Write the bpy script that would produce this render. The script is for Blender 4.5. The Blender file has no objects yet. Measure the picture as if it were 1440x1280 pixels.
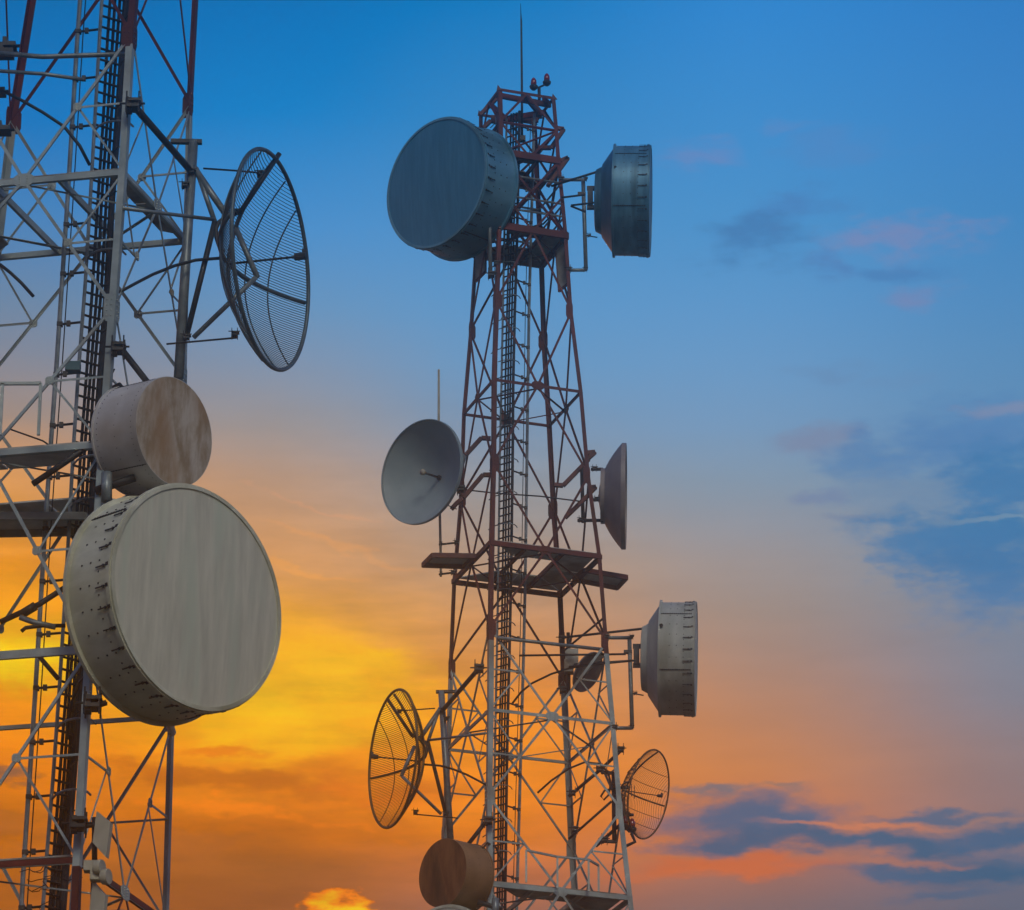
import bpy, math, random
from mathutils import Vector, Matrix
random.seed(7)
S = bpy.context.scene
COL = S.collection
PI = math.pi

# ------------------------------------------------------------------ camera
PITCH = math.radians(22.4)
F = 6000.0                       # focal length in photo pixels (1440 wide)
CAMLOC = Vector((0, 0, 1.6))
cd = bpy.data.cameras.new('camera'); cam = bpy.data.objects.new('camera', cd); COL.objects.link(cam)
cam.location = CAMLOC; cam.rotation_euler = (PI / 2 + PITCH, 0, 0)
cd.sensor_width = 36; cd.lens = 36 * F / 1440; cd.clip_end = 20000; cd.clip_start = 0.5
S.camera = cam
FWD = Vector((0, math.cos(PITCH), math.sin(PITCH)))
UP = Vector((0, -math.sin(PITCH), math.cos(PITCH)))
RT = Vector((1, 0, 0))

def lin(c, k=1.0):
    o = []
    for v in c:
        v = v / 255.0
        o.append((v / 12.92 if v <= 0.04045 else ((v + 0.055) / 1.055) ** 2.4) * k)
    return (o[0], o[1], o[2], 1.0)

# ------------------------------------------------------------------ sky
W = bpy.data.worlds.new('World'); S.world = W; W.use_nodes = True
NT = W.node_tree; NT.nodes.clear()
def nd(t, **k):
    n = NT.nodes.new(t)
    for a, b in k.items(): setattr(n, a, b)
    return n
def mth(op, a, b=None, c=None, clamp=False):
    n = nd('ShaderNodeMath', operation=op); n.use_clamp = clamp
    for i, v in enumerate((a, b, c)):
        if v is None: continue
        if isinstance(v, (int, float)): n.inputs[i].default_value = v
        else: NT.links.new(v, n.inputs[i])
    return n.outputs[0]
def mixc(f, a, b):
    n = nd('ShaderNodeMix', data_type='RGBA'); n.clamp_factor = True
    for i, v in ((0, f), (6, a), (7, b)):
        if isinstance(v, (int, float)): n.inputs[i].default_value = v
        elif isinstance(v, tuple): n.inputs[i].default_value = v
        else: NT.links.new(v, n.inputs[i])
    return n.outputs[2]
def smooth(x, lo, hi, a=0.0, b=1.0):
    n = nd('ShaderNodeMapRange', interpolation_type='SMOOTHSTEP')
    NT.links.new(x, n.inputs[0])
    for i, v in enumerate((lo, hi, a, b)): n.inputs[i + 1].default_value = v
    return n.outputs[0]
tc = nd('ShaderNodeTexCoord')
sep = nd('ShaderNodeSeparateXYZ'); NT.links.new(tc.outputs['Generated'], sep.inputs[0])
el = mth('ARCSINE', sep.outputs[2]); az = mth('ARCTAN2', sep.outputs[0], sep.outputs[1])
# sky coordinates in degrees*k: U to the right, V downwards (elevation and azimuth of the dome)
U0 = mth('MULTIPLY_ADD', mth('MULTIPLY', az, mth('COSINE', el)), F, 720.0)
V0 = mth('MULTIPLY_ADD', el, -F, 640.0 + F * PITCH)
cb = nd('ShaderNodeCombineXYZ'); NT.links.new(U0, cb.inputs[0]); NT.links.new(V0, cb.inputs[1])
def noise(scale, detail, sx=1.0, sy=1.0, rough=0.55, off=0.0):
    m = nd('ShaderNodeMapping'); NT.links.new(cb.outputs[0], m.inputs[0])
    m.inputs['Scale'].default_value = (sx * 0.001, sy * 0.001, 1); m.inputs['Location'].default_value = (off, off, off)
    n = nd('ShaderNodeTexNoise'); n.inputs['Scale'].default_value = scale
    n.inputs['Detail'].default_value = detail; n.inputs['Roughness'].default_value = rough
    NT.links.new(m.outputs[0], n.inputs['Vector'])
    return n
nA = noise(9, 5, 0.6, 1.6)
nB = noise(24, 9, 0.7, 1.5, off=3.1)
sA = nd('ShaderNodeSeparateColor'); NT.links.new(nA.outputs['Color'], sA.inputs[0])
sB = nd('ShaderNodeSeparateColor'); NT.links.new(nB.outputs['Color'], sB.inputs[0])
def cent(x, k): return mth('MULTIPLY', mth('SUBTRACT', x, 0.5), k)
U = mth('ADD', U0, mth('ADD', cent(sA.outputs[0], 150), cent(sB.outputs[0], 50)))
V = mth('ADD', V0, mth('ADD', cent(sA.outputs[1], 70), cent(sB.outputs[1], 30)))
lowm = mth('MULTIPLY', smooth(V0, 350, 1000, .15, 1.0), smooth(U0, 700, 1100, 1.0, .4))
Ug = mth('ADD', U0, mth('MULTIPLY', lowm, cent(sA.outputs[0], 90))); Vg = mth('ADD', V0, mth('MULTIPLY', lowm, cent(sA.outputs[1], 60)))
ROWS = [-1400, -500, 0, 160, 320, 440, 520, 600, 680, 740, 800, 860, 920, 1000, 1080, 1160, 1220, 1280, 1800, 2700, 2990, 3100]
TOP = [(6, 48, 108), (6, 82, 152)]
BOT = [(150, 88, 56), (118, 84, 74), (70, 55, 52), (38, 33, 30)]
BOTC = [(112, 98, 98), (92, 86, 90), (62, 58, 62), (34, 32, 32)]
COLS = {
 0:    [(0,105,170),(8,118,192),(72,132,188),(105,135,165),(128,136,150),(158,140,128),(222,158,96),(230,156,70),(234,148,44),(246,160,20),(255,190,0),(250,146,5),(236,128,14),(215,118,26),(186,104,32),(165,92,34)],
 400:  [(10,112,182),(34,130,198),(78,146,205),(105,150,190),(128,148,172),(152,148,148),(186,152,126),(205,155,112),(222,158,96),(238,166,62),(254,182,32),(255,190,12),(240,142,10),(216,112,14),(160,94,46),(146,84,46)],
 700:  [(36,124,190),(62,136,196),(86,150,205),(98,154,202),(108,155,196),(124,152,180),(146,152,158),(164,152,142),(186,154,126),(206,152,106),(226,152,84),(246,152,54),(252,146,30),(238,134,40),(206,118,70),(158,104,84)],
 1050: [(60,136,206),(70,142,204),(82,148,202),(98,153,202),(108,155,198),(118,155,190),(132,152,170),(146,150,158),(158,148,144),(160,142,130),(170,138,120),(188,134,100),(208,134,80),(206,122,72),(170,112,92),(126,104,104)],
 1440: [(58,126,194),(66,132,196),(72,136,192),(84,140,190),(92,142,186),(98,142,182),(108,144,176),(116,144,170),(122,142,160),(126,138,154),(126,134,150),(130,130,142),(146,126,126),(150,120,116),(108,108,128),(94,104,124)],
}
fac = mth('DIVIDE', mth('SUBTRACT', Vg, ROWS[0]), ROWS[-1] - ROWS[0])
ramps = []
xs = sorted(COLS)
for x in xs:
    r = nd('ShaderNodeValToRGB'); cr = r.color_ramp; cr.interpolation = 'EASE' if False else 'LINEAR'
    cs = TOP + COLS[x] + (BOT if x < 900 else BOTC)
    while len(cr.elements) < len(ROWS): cr.elements.new(0.5)
    for i, y in enumerate(ROWS):
        e = cr.elements[i]; e.position = (y - ROWS[0]) / (ROWS[-1] - ROWS[0])
    for i, c in enumerate(cs): cr.elements[i].color = lin(c)
    NT.links.new(fac, r.inputs[0]); ramps.append(r.outputs[0])
sky = ramps[0]
for i in range(1, len(xs)):
    sky = mixc(smooth(Ug, xs[i - 1] - 30, xs[i] + 30), sky, ramps[i])
# round the back the unseen sky leans to the right-hand greys, cooling the light
back = smooth(mth('ABSOLUTE', az), 0.4, 2.2)
sky = mixc(back, sky, mixc(0.85, ramps[1], ramps[4]))

nE = noise(60, 6, 0.6, 1.5, off=5.3)
edge = mth('ADD', cent(sB.outputs[2], 2.6), cent(nE.outputs[0], 0.9))
def cloud(cx, cy, rx, ry, col, amt=0.8, soft=0.9, rot=0.0, e=1.0):
    global sky
    dx = mth('SUBTRACT', U, cx); dy = mth('SUBTRACT', V, cy)
    c, s = math.cos(math.radians(rot)), math.sin(math.radians(rot))
    a = mth('DIVIDE', mth('ADD', mth('MULTIPLY', dx, c), mth('MULTIPLY', dy, s)), rx)
    b = mth('DIVIDE', mth('SUBTRACT', mth('MULTIPLY', dy, c), mth('MULTIPLY', dx, s)), ry)
    d = mth('SQRT', mth('ADD', mth('MULTIPLY', a, a), mth('MULTIPLY', b, b)))
    d = mth('MULTIPLY_ADD', edge, e, d)
    m = smooth(d, 1.0 + soft * 0.5, 1.0 - soft * 0.8, 0.0, amt)
    m = mth('MULTIPLY', m, smooth(back, 0.0, 0.2, 1.0, 0.0))
    sky = mixc(m, sky, lin(col))
# pink and slate wisps high on the right
for a in [(975,220,55,16,(116,136,186),.6),(1105,190,40,9,(98,138,192),.7),(1160,215,80,20,(88,136,192),.6),
          (1120,290,60,26,(78,126,182),.8),(1070,340,66,34,(72,122,174),.85),(1255,345,95,26,(126,136,178),.75),
          (1160,385,24,16,(84,126,180),.7),(1245,392,70,13,(76,124,178),.7),(1300,425,42,15,(124,134,176),.7),
          (1150,527,70,12,(104,140,180),.6),(1270,548,60,10,(106,142,182),.4)]: cloud(*a, soft=1.2)
# the big blue cloud bank at right
for a in [(1160,632,70,22,(124,134,162),.75),(1230,655,70,26,(84,128,174),.75),(1390,635,150,50,(82,128,178),.85,1.1),
          (1310,705,150,34,(108,136,166),.6),(1420,690,90,44,(62,120,170),.9),(1150,708,44,13,(114,132,166),.7),(1185,742,26,8,(112,130,160),.5),
          (1370,768,150,46,(54,118,168),.95,1.0),(1400,830,90,62,(62,118,168),.9,1.1),(1290,775,70,38,(66,122,170),.85,1.1),(1340,805,80,30,(60,118,168),.8),
          (1420,738,80,5,(124,152,172),.6),(1330,738,60,5,(112,140,166),.5),(1430,598,90,12,(136,142,168),.65)]: cloud(*a, e=.7)
# slate bars low on the right with an orange gap
for a in [(1020,1222,140,16,(216,110,58),.9),(1045,1160,125,42,(50,96,132),.98,1.0),(1010,1110,60,8,(100,108,122),.85),(1105,1108,32,6,(128,112,110),.7),
          (1200,1168,110,6,(214,130,90),.8),(1010,1194,100,13,(34,92,128),.95),(1210,1190,220,15,(34,92,128),.97),
          (1320,1157,110,8,(66,100,132),.9),(1410,1183,90,12,(46,96,134),.9),(1390,1232,130,24,(34,92,128),.95),
          (1260,1232,90,11,(50,96,132),.9),(1320,1262,70,8,(56,96,130),.7),(1230,1215,120,5,(190,120,90),.55)]: cloud(*a, e=.45)
# golden cloud on the left
for a in [(30,940,110,36,(255,218,0),.9,1.2),(470,945,110,44,(255,196,28),.75,1.4),(400,1025,140,40,(255,192,8),.8,1.2),(360,985,70,18,(255,206,40),.6,1.2),
          (300,1055,70,7,(226,112,18),.8),(350,1110,190,20,(196,104,36),.85,.9,9),(330,1148,150,10,(250,132,8),.85,.9,8),
          (560,1110,110,26,(228,112,20),.6),(10,1096,46,12,(104,80,72),.9),(20,1165,70,22,(168,98,48),.7),(210,1200,150,34,(168,96,48),.6),
          (455,1085,60,16,(212,114,26),.6),(540,1015,50,10,(255,170,20),.6),(420,880,60,12,(252,180,60),.5),
          (470,766,100,5,(236,166,100),.45,.9,14),(440,712,80,4,(222,162,118),.4,.9,16),(440,796,90,5,(244,168,84),.45,.9,12),(640,1130,70,26,(255,142,6),.6),
          (715,1010,120,50,(255,150,40),.35),(60,790,90,10,(246,164,70),.5),(70,860,80,16,(250,160,30),.5)]: cloud(*a)
cloud(485, 1284, 54, 28, (255,128,6), 1.0, .3); cloud(490, 1290, 44, 24, (255,212,0), 1.0, .6)
# faint streaks everywhere
nS = noise(14, 6, 0.35, 1.8, 0.6, off=7.7)
st = nd('ShaderNodeMapRange'); NT.links.new(nS.outputs[0], st.inputs[0])
for i, v in enumerate((0.32, 0.68, 0.80, 1.14)): st.inputs[i + 1].default_value = v
stm = mth('MULTIPLY_ADD', mth('SUBTRACT', st.outputs[0], 1.0), mth('MULTIPLY', smooth(V0, 450, 950), smooth(U0, 650, 1000, 1.0, .25)), 1.0)
mul = nd('ShaderNodeVectorMath', operation='SCALE'); NT.links.new(sky, mul.inputs[0]); NT.links.new(stm, mul.inputs['Scale'])
hs = nd('ShaderNodeHueSaturation'); hs.inputs['Saturation'].default_value = 1.03; hs.inputs['Value'].default_value = 1.04
NT.links.new(mul.outputs[0], hs.inputs['Color'])
bg = nd('ShaderNodeBackground'); bg.inputs[1].default_value = 1.0; NT.links.new(hs.outputs[0], bg.inputs[0])
wo = nd('ShaderNodeOutputWorld'); NT.links.new(bg.outputs[0], wo.inputs[0])

# ------------------------------------------------------------------ added fill lamp for the drum faces (soft, low, warm, from behind the camera)
sd = bpy.data.lights.new('fill_lamp', 'SUN'); sd.energy = 1.0; sd.angle = math.radians(20); sd.color = (1.0, 0.92, 0.72)
fill_lamp = bpy.data.objects.new('fill_lamp', sd); COL.objects.link(fill_lamp)
fill_lamp.rotation_euler = Vector((-0.15, 0.85, -0.6)).to_track_quat('-Z', 'Y').to_euler()
VS = S.view_settings; VS.view_transform = 'Standard'; VS.look = 'None'; VS.exposure = 0; VS.gamma = 1; VS.use_curve_mapping = False
S.cycles.max_bounces = 5
TINT_HAZE = 0.0011; S.cycles.volume_bounces = 4

# ------------------------------------------------------------------ materials
def mat(name, c1, c2=None, rough=0.6, metal=0.0, scale=3.0, stretch=(1, 1, 1), c3=None, bump=0.15, spec=0.35, amt=(0.35, 0.65)):
    m = bpy.data.materials.new(name); m.use_nodes = True; t = m.node_tree; N = t.nodes; L = t.links
    b = N['Principled BSDF']; b.inputs['Roughness'].default_value = rough; b.inputs['Metallic'].default_value = metal
    b.inputs['Specular IOR Level'].default_value = spec
    tcn = N.new('ShaderNodeTexCoord'); mp = N.new('ShaderNodeMapping'); mp.inputs['Scale'].default_value = stretch
    L.new(tcn.outputs['Object'], mp.inputs[0])
    n = N.new('ShaderNodeTexNoise'); n.inputs['Scale'].default_value = scale; n.inputs['Detail'].default_value = 6; n.inputs['Roughness'].default_value = 0.62
    L.new(mp.outputs[0], n.inputs['Vector'])
    r = N.new('ShaderNodeValToRGB'); L.new(n.outputs[0], r.inputs[0])
    r.color_ramp.elements[0].position = amt[0]; r.color_ramp.elements[1].position = amt[1]
    r.color_ramp.elements[0].color = (*c1, 1); r.color_ramp.elements[1].color = (*(c2 or c1), 1)
    out = r.outputs[0]
    if c3:
        n2 = N.new('ShaderNodeTexNoise'); n2.inputs['Scale'].default_value = scale * 0.35; n2.inputs['Detail'].default_value = 5
        L.new(mp.outputs[0], n2.inputs['Vector'])
        mr = N.new('ShaderNodeMapRange'); mr.inputs[1].default_value = 0.5; mr.inputs[2].default_value = 0.68; L.new(n2.outputs[0], mr.inputs[0])
        mx = N.new('ShaderNodeMix'); mx.data_type = 'RGBA'; mx.inputs[7].default_value = (*c3, 1)
        L.new(mr.outputs[0], mx.inputs[0]); L.new(out, mx.inputs[6]); out = mx.outputs[2]
    L.new(out, b.inputs['Base Color'])
    bp = N.new('ShaderNodeBump'); bp.inputs['Strength'].default_value = bump; bp.inputs['Distance'].default_value = 0.01
    L.new(n.outputs[0], bp.inputs['Height']); L.new(bp.outputs[0], b.inputs['Normal'])
    return m
M = {
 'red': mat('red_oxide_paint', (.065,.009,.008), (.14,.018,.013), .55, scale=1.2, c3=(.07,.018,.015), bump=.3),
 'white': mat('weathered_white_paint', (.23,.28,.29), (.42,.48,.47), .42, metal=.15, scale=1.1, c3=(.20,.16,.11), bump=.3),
 'galv': mat('galvanised_steel', (.14,.17,.18), (.30,.34,.36), .45, metal=.4, scale=2.5, bump=.2),
 'dark': mat('dark_steel', (.018,.018,.02), (.05,.05,.052), .5, metal=.3, scale=3),
 'black': mat('black_cable_sheath', (.008,.008,.009), (.02,.02,.02), .5),
 'deck': mat('steel_deck_plate', (.24,.25,.24), (.42,.42,.39), .6, metal=.2, scale=2.2, c3=(.12,.07,.04)),
 'decklight': mat('pale_deck_plate', (.42,.43,.42), (.62,.62,.60), .6, scale=2.2, c3=(.25,.2,.16)),
 'face_skytint': mat('sky_tinted_radome', (.035,.18,.33), (.06,.23,.40), .5, scale=2.2, stretch=(1,5,.5), c3=(.035,.18,.32), bump=.05),  # blue cast of the upper sky put into the radome colour
 'shell_skytint': mat('sky_tinted_shroud', (.09,.25,.38), (.15,.36,.52), .42, scale=1.6, stretch=(.4,1,1), c3=(.07,.17,.22), bump=.08, metal=.15),  # shroud colour carries the same painted-in sky cast
 'face_cream': mat('streaked_cream_radome', (.52,.51,.42), (.66,.64,.53), .55, scale=2.0, stretch=(1,3.0,.4), c3=(.54,.58,.47), bump=.05),
 'shell_cream': mat('greenish_cream_shroud', (.45,.45,.34), (.72,.72,.60), .42, scale=1.2, stretch=(.4,1,1), c3=(.34,.33,.22), bump=.08),
 'face_tan': mat('stained_tan_radome', (.33,.24,.15), (.55,.49,.42), .6, scale=1.8, stretch=(1,2.0,.8), c3=(.36,.22,.11), bump=.06, amt=(.38,.6)),
 'shell_grey': mat('pale_grey_shroud', (.48,.47,.47), (.64,.63,.63), .45, scale=1.3, c3=(.36,.31,.27), bump=.06),
 'face_glowtint': mat('stained_glow_tinted_radome', (.16,.055,.016), (.27,.115,.045), .6, scale=1.6, stretch=(1,2.6,.7), c3=(.05,.02,.006), bump=.06, amt=(.36,.62)),  # orange-brown sunset cast put into the base colour, under the stain mottling
 'shell_glowtint': mat('glow_tinted_shroud', (.24,.13,.06), (.34,.19,.095), .5, scale=1.2, c3=(.13,.07,.02), bump=.06),  # sunset cast put into the shroud colour as well
 'dish': mat('slate_grey_dish', (.22,.30,.34), (.28,.36,.40), .45, scale=1.2, bump=.03),
 'dishb': mat('mauve_grey_dish', (.20,.17,.18), (.30,.26,.26), .5, scale=1.2, bump=.03),
 'edge': mat('galvanised_shroud', (.34,.36,.33), (.50,.51,.47), .5, scale=1.6, stretch=(1.5,1,.3), c3=(.24,.22,.16), bump=.1),
 'edge_skytint': mat('sky_tinted_metal_shroud', (.06,.19,.31), (.12,.31,.47), .42, metal=.2, scale=1.6, stretch=(3,1,.3), c3=(.03,.06,.05), bump=.1),  # metal colour includes the blue cast of the sky
 'wire': mat('blue_grey_wire', (.07,.10,.12), (.13,.17,.19), .45, metal=.3),
 'lamp': mat('red_lamp_glass', (.16,.006,.01), (.26,.01,.016), .15, spec=.6),
 'panelc': mat('cream_panel', (.36,.33,.25), (.45,.42,.33), .5, scale=2),
 'earth': mat('ground_grass', (.10,.10,.05), (.20,.17,.10), .95, scale=.05, c3=(.24,.19,.12)),
}

# ------------------------------------------------------------------ mesh helpers
def link(name, verts, faces, m, parent=None, smooth_=False, mats=None, fm=None, local=True, stuff=False):
    me = bpy.data.meshes.new(name); me.from_pydata([tuple(v) for v in verts], [], faces)
    for x in (mats or [m]): me.materials.append(x)
    if fm: me.polygons.foreach_set('material_index', fm)
    if smooth_: me.polygons.foreach_set('use_smooth', [True] * len(me.polygons))
    me.update()
    o = bpy.data.objects.new(name, me); COL.objects.link(o)
    if parent: o.parent = parent
    if stuff: o['kind'] = 'stuff'
    return o
class MB:
    def __init__(s, inv=None): s.v = []; s.f = []; s.m = []; s.k = 0; s.inv = inv
    def _add(s, vs, fs):
        b = len(s.v); s.v += [s.inv @ Vector(v) if s.inv else Vector(v) for v in vs]
        s.f += [tuple(i + b for i in f) for f in fs]; s.m += [s.k] * len(fs)
        return s
    def tube(s, pts, r, n=8, cap=True):
        pts = [Vector(p) for p in pts]; vs = []; fs = []
        up = None
        for i, p in enumerate(pts):
            d = (pts[min(i + 1, len(pts) - 1)] - pts[max(i - 1, 0)]).normalized()
            if up is None: up = Vector((0, 0, 1)) if abs(d.z) < .9 else Vector((1, 0, 0))
            a = d.cross(up).normalized(); b = a.cross(d).normalized(); up = b
            rr = r[i] if isinstance(r, (list, tuple)) else r
            for k in range(n):
                t = 2 * PI * k / n; vs.append(p + a * math.cos(t) * rr + b * math.sin(t) * rr)
        for i in range(len(pts) - 1):
            for k in range(n):
                fs.append((i * n + k, i * n + (k + 1) % n, (i + 1) * n + (k + 1) % n, (i + 1) * n + k))
        if cap: fs.append(tuple(range(n - 1, -1, -1))); fs.append(tuple(range((len(pts) - 1) * n, len(pts) * n)))
        return s._add(vs, fs)
    def bar(s, a, b, w, h, up=Vector((0, 0, 1))):       # rectangular bar, w sideways, h along up
        a, b = Vector(a), Vector(b); d = (b - a).normalized()
        up = Vector(up)
        if abs(d.dot(up.normalized())) > .98: up = Vector((1, 0, 0))
        x = d.cross(up).normalized() * w / 2; y = x.cross(d).normalized() * h / 2
        vs = [p + i * x + j * y for p in (a, b) for i, j in ((-1, -1), (1, -1), (1, 1), (-1, 1))]
        return s._add(vs, [(3, 2, 1, 0), (4, 5, 6, 7), (0, 1, 5, 4), (1, 2, 6, 5), (2, 3, 7, 6), (3, 0, 4, 7)])
    def angle(s, a, b, w, t, nrm):                      # L section: one flange flat in the face, the other behind it
        a, b = Vector(a), Vector(b); d = (b - a).normalized(); nrm = Vector(nrm)
        nrm = (nrm - d * nrm.dot(d)).normalized(); x = d.cross(nrm)
        pr = [(-w/2, 0), (w/2, 0), (w/2, -t), (-w/2 + t, -t), (-w/2 + t, -w * .55), (-w/2, -w * .55)]
        vs = [p + x * u + nrm * v for p in (a, b) for u, v in pr]
        fs = [(i, (i + 1) % 6, 6 + (i + 1) % 6, 6 + i) for i in range(6)] + [(0, 5, 4, 3), (0, 3, 2, 1), (6, 9, 10, 11), (6, 7, 8, 9)]
        return s._add(vs, fs)
    def box(s, c, sx, sy, sz, R=None):
        c = Vector(c); vs = []
        for z in (-1, 1):
            for x, y in ((-1, -1), (1, -1), (1, 1), (-1, 1)):
                v = Vector((x * sx / 2, y * sy / 2, z * sz / 2)); vs.append(c + (R @ v if R else v))
        return s._add(vs, [(3, 2, 1, 0), (4, 5, 6, 7), (0, 1, 5, 4), (1, 2, 6, 5), (2, 3, 7, 6), (3, 0, 4, 7)])
    def plate(s, pts, nrm, t):
        n = Vector(nrm).normalized() * t / 2; k = len(pts)
        vs = [Vector(p) + n for p in pts] + [Vector(p) - n for p in pts]
        return s._add(vs, [tuple(range(k)), tuple(range(2 * k - 1, k - 1, -1))] + [(i, i + k, (i + 1) % k + k, (i + 1) % k) for i in range(k)])
    def lathe(s, prof, n=48, closed=True):              # about local X: (x, r)
        vs = []; fs = []
        for x, r in prof:
            for k in range(n):
                t = 2 * PI * k / n; vs.append((x, math.cos(t) * r, math.sin(t) * r))
        for i in range(len(prof) - 1):
            for k in range(n): fs.append((i * n + k, (i + 1) * n + k, (i + 1) * n + (k + 1) % n, i * n + (k + 1) % n))
        return s._add(vs, fs)
    def build(s, name, m, parent=None, smooth_=False, mats=None, stuff=False):
        return link(name, s.v, s.f, m, parent, smooth_, mats, s.m if mats else None, stuff=stuff)
def empty(name, mtx): 
    o = bpy.data.objects.new(name, None); COL.objects.link(o); o.matrix_world = mtx; o.empty_display_size = .3; return o
def tag(o, label, cat, group=None):
    o['label'] = label; o['category'] = cat
    if group: o['group'] = group
    return o
def autosmooth(o, ang=35):
    me = o.data
    me.polygons.foreach_set('use_smooth', [True] * len(me.polygons))
    import bmesh
    bm = bmesh.new(); bm.from_mesh(me)
    bmesh.ops.recalc_face_normals(bm, faces=bm.faces)
    for e in bm.edges:
        if len(e.link_faces) == 2: e.smooth = e.calc_face_angle(0) < math.radians(ang)
    bm.to_mesh(me); bm.free()

# ------------------------------------------------------------------ surveying: bearings taken from the camera, each at its own distance
def ray(x, y): return (FWD + RT * ((x - 720) / F) + UP * ((640 - y) / F)).normalized()
def P(x, y, Y):
    r = ray(x, y); return CAMLOC + r * ((Y - CAMLOC.y) / r.y)
def m_per_px(p): return (Vector(p) - CAMLOC).dot(FWD) / F
YR, YL = 107.0, 67.0

class Tower:
    pass
def lerp(a, b, t): return a + (b - a) * t

GROUND = -0.0
def make_tower(name, label, Y0, q, k, mirror, levels, paint, secondary):
    """levels: (pixel x centre, pixel y centre, half width px, kind) top to bottom; corner names A near, B side, D far, C side"""
    T = Tower(); T.Y0 = Y0; T.lv = []
    for cx, cy, h, kind in levels:
        c = P(cx, cy, Y0); hw = h * m_per_px(c); T.lv.append([c.z, c.x, hw, kind])
    # carry the taper on to the ground
    (z1, x1, h1, _), (z0, x0, h0, _) = T.lv[-1], T.lv[-3]
    sl = (h1 - h0) / (z0 - z1); sx = (x1 - x0) / (z0 - z1) * 0.4
    z = z1; kind = T.lv[-1][3]
    n = 8
    for i in range(1, n + 1):
        kind = 'G' if kind != 'G' else 'R'
        zz = z1 * (1 - i / n); T.lv.append([zz, x1 + sx * (z1 - zz), h1 + sl * (z1 - zz), kind])
    sg = -1 if mirror else 1
    def corner(i, z):
        lv = T.lv
        for a, b in zip(lv, lv[1:]):
            if z <= a[0] and z >= b[0]: break
        else:
            a, b = (lv[0], lv[1]) if z > lv[0][0] else (lv[-2], lv[-1])
        t = (z - a[0]) / (b[0] - a[0]); cx = lerp(a[1], b[1], t); h = lerp(a[2], b[2], t)
        ox, oy = {'A': (-q, -k), 'B': (1, -q * k), 'C': (-1, q * k), 'D': (q, k)}[i]
        return Vector((cx + sg * ox * h, Y0 + oy * h, z))
    T.corner = corner
    T.base = Vector((T.lv[-1][1], Y0, 0))
    root = empty(name, Matrix.Translation(T.base)); tag(root, label, 'tower'); T.root = root
    inv = Matrix.Translation(-T.base); T.inv = inv
    def at_z(y_px, i):                      # corner i where it is seen at picture height y
        lo, hi = 0.0, 95.0
        for _ in range(40):
            mz = (lo + hi) / 2; p = corner(i, mz) - CAMLOC
            yy = 640 - p.dot(UP) / p.dot(FWD) * F
            if yy > y_px: lo = mz
            else: hi = mz
        return corner(i, (lo + hi) / 2)
    T.at = at_z
    def pm(z): return M['red'] if paint(z) else M['white']
    LW = .088 if mirror else .105
    # legs: one continuous angle each, in painted bands
    for i in 'ABCD':
        b = MB(inv); ctr = lambda z: Vector((0, 0, 0))
        cuts = sorted(set([l[0] for l in T.lv] + T.bands if hasattr(T, 'bands') else [l[0] for l in T.lv]), reverse=True)
        for a, c in zip(cuts, cuts[1:]):
            pa, pb = corner(i, a), corner(i, c); w = LW * (1.0 if a > 40 else 1.25)
            cen = (corner('A', a) + corner('D', a)) / 2; out = (pa - cen); out.z = 0; out.normalize()
            zb = T_BAND(paint, a, c)
            segs = [(pa, pb, paint((a + c) / 2))] if zb is None else [(pa, corner(i, zb), paint(a - .01)), (corner(i, zb), pb, paint(c + .01))]
            for s0, s1, isred in segs:
                b.k = 0 if isred else 1
                # corner angle: flanges along both faces
                for nb in ({'A': 'BC', 'B': 'AD', 'C': 'AD', 'D': 'BC'}[i]):
                    fd = corner(nb, a) - pa; fd.z = 0; fd.normalize()
                    sd_ = out - fd * out.dot(fd); sd_.normalize()
                    p0, p1 = s0 + out * .03, s1 + out * .03
                    b.bar(p0 + fd * w / 2, p1 + fd * w / 2, w if True else 0, .016, up=sd_)
        b.build('leg', None, root, mats=[M['red'], M['white']])
    faces = [('A', 'B'), ('A', 'C'), ('B', 'D'), ('C', 'D')]
    def outn(i, j, z):
        m_ = (corner(i, z) + corner(j, z)) / 2; c = (corner('A', z) + corner('D', z)) / 2; n_ = m_ - c; n_.z = 0; return n_.normalized()
    def mem(nm, a, b_, w, nrm, off=0.0):
        n_ = Vector(nrm); m_ = pm((a.z + b_.z) / 2)
        MB(inv).angle(a + n_ * off, b_ + n_ * off, w, .012, n_).build(nm, m_, root)
    T.mem = mem
    def gusset(p, nrm, along, sz, m_):
        n_ = Vector(nrm); up = Vector((0, 0, 1)); al = Vector(along).normalized()
        g = MB(inv); c = p + n_ * .03
        a, b_ = sz
        g.plate([c + al * a * x + up * b_ * y for x, y in ((-.5,-.28),(-.28,-.5),(.28,-.5),(.5,-.28),(.5,.28),(.28,.5),(-.28,.5),(-.5,.28))], n_, .014)
        for x in (-.2, .2):
            for y in (-.3, -.1, .1, .3):
                g.box(c + al * a * x + up * b_ * y + n_ * .012, .02, .02, .02)
        g.build('gusset_plate', m_, root)
    lv = T.lv
    DW, SW, HW = (.056, .038, .08) if mirror else (.064, .042, .085)
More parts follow.
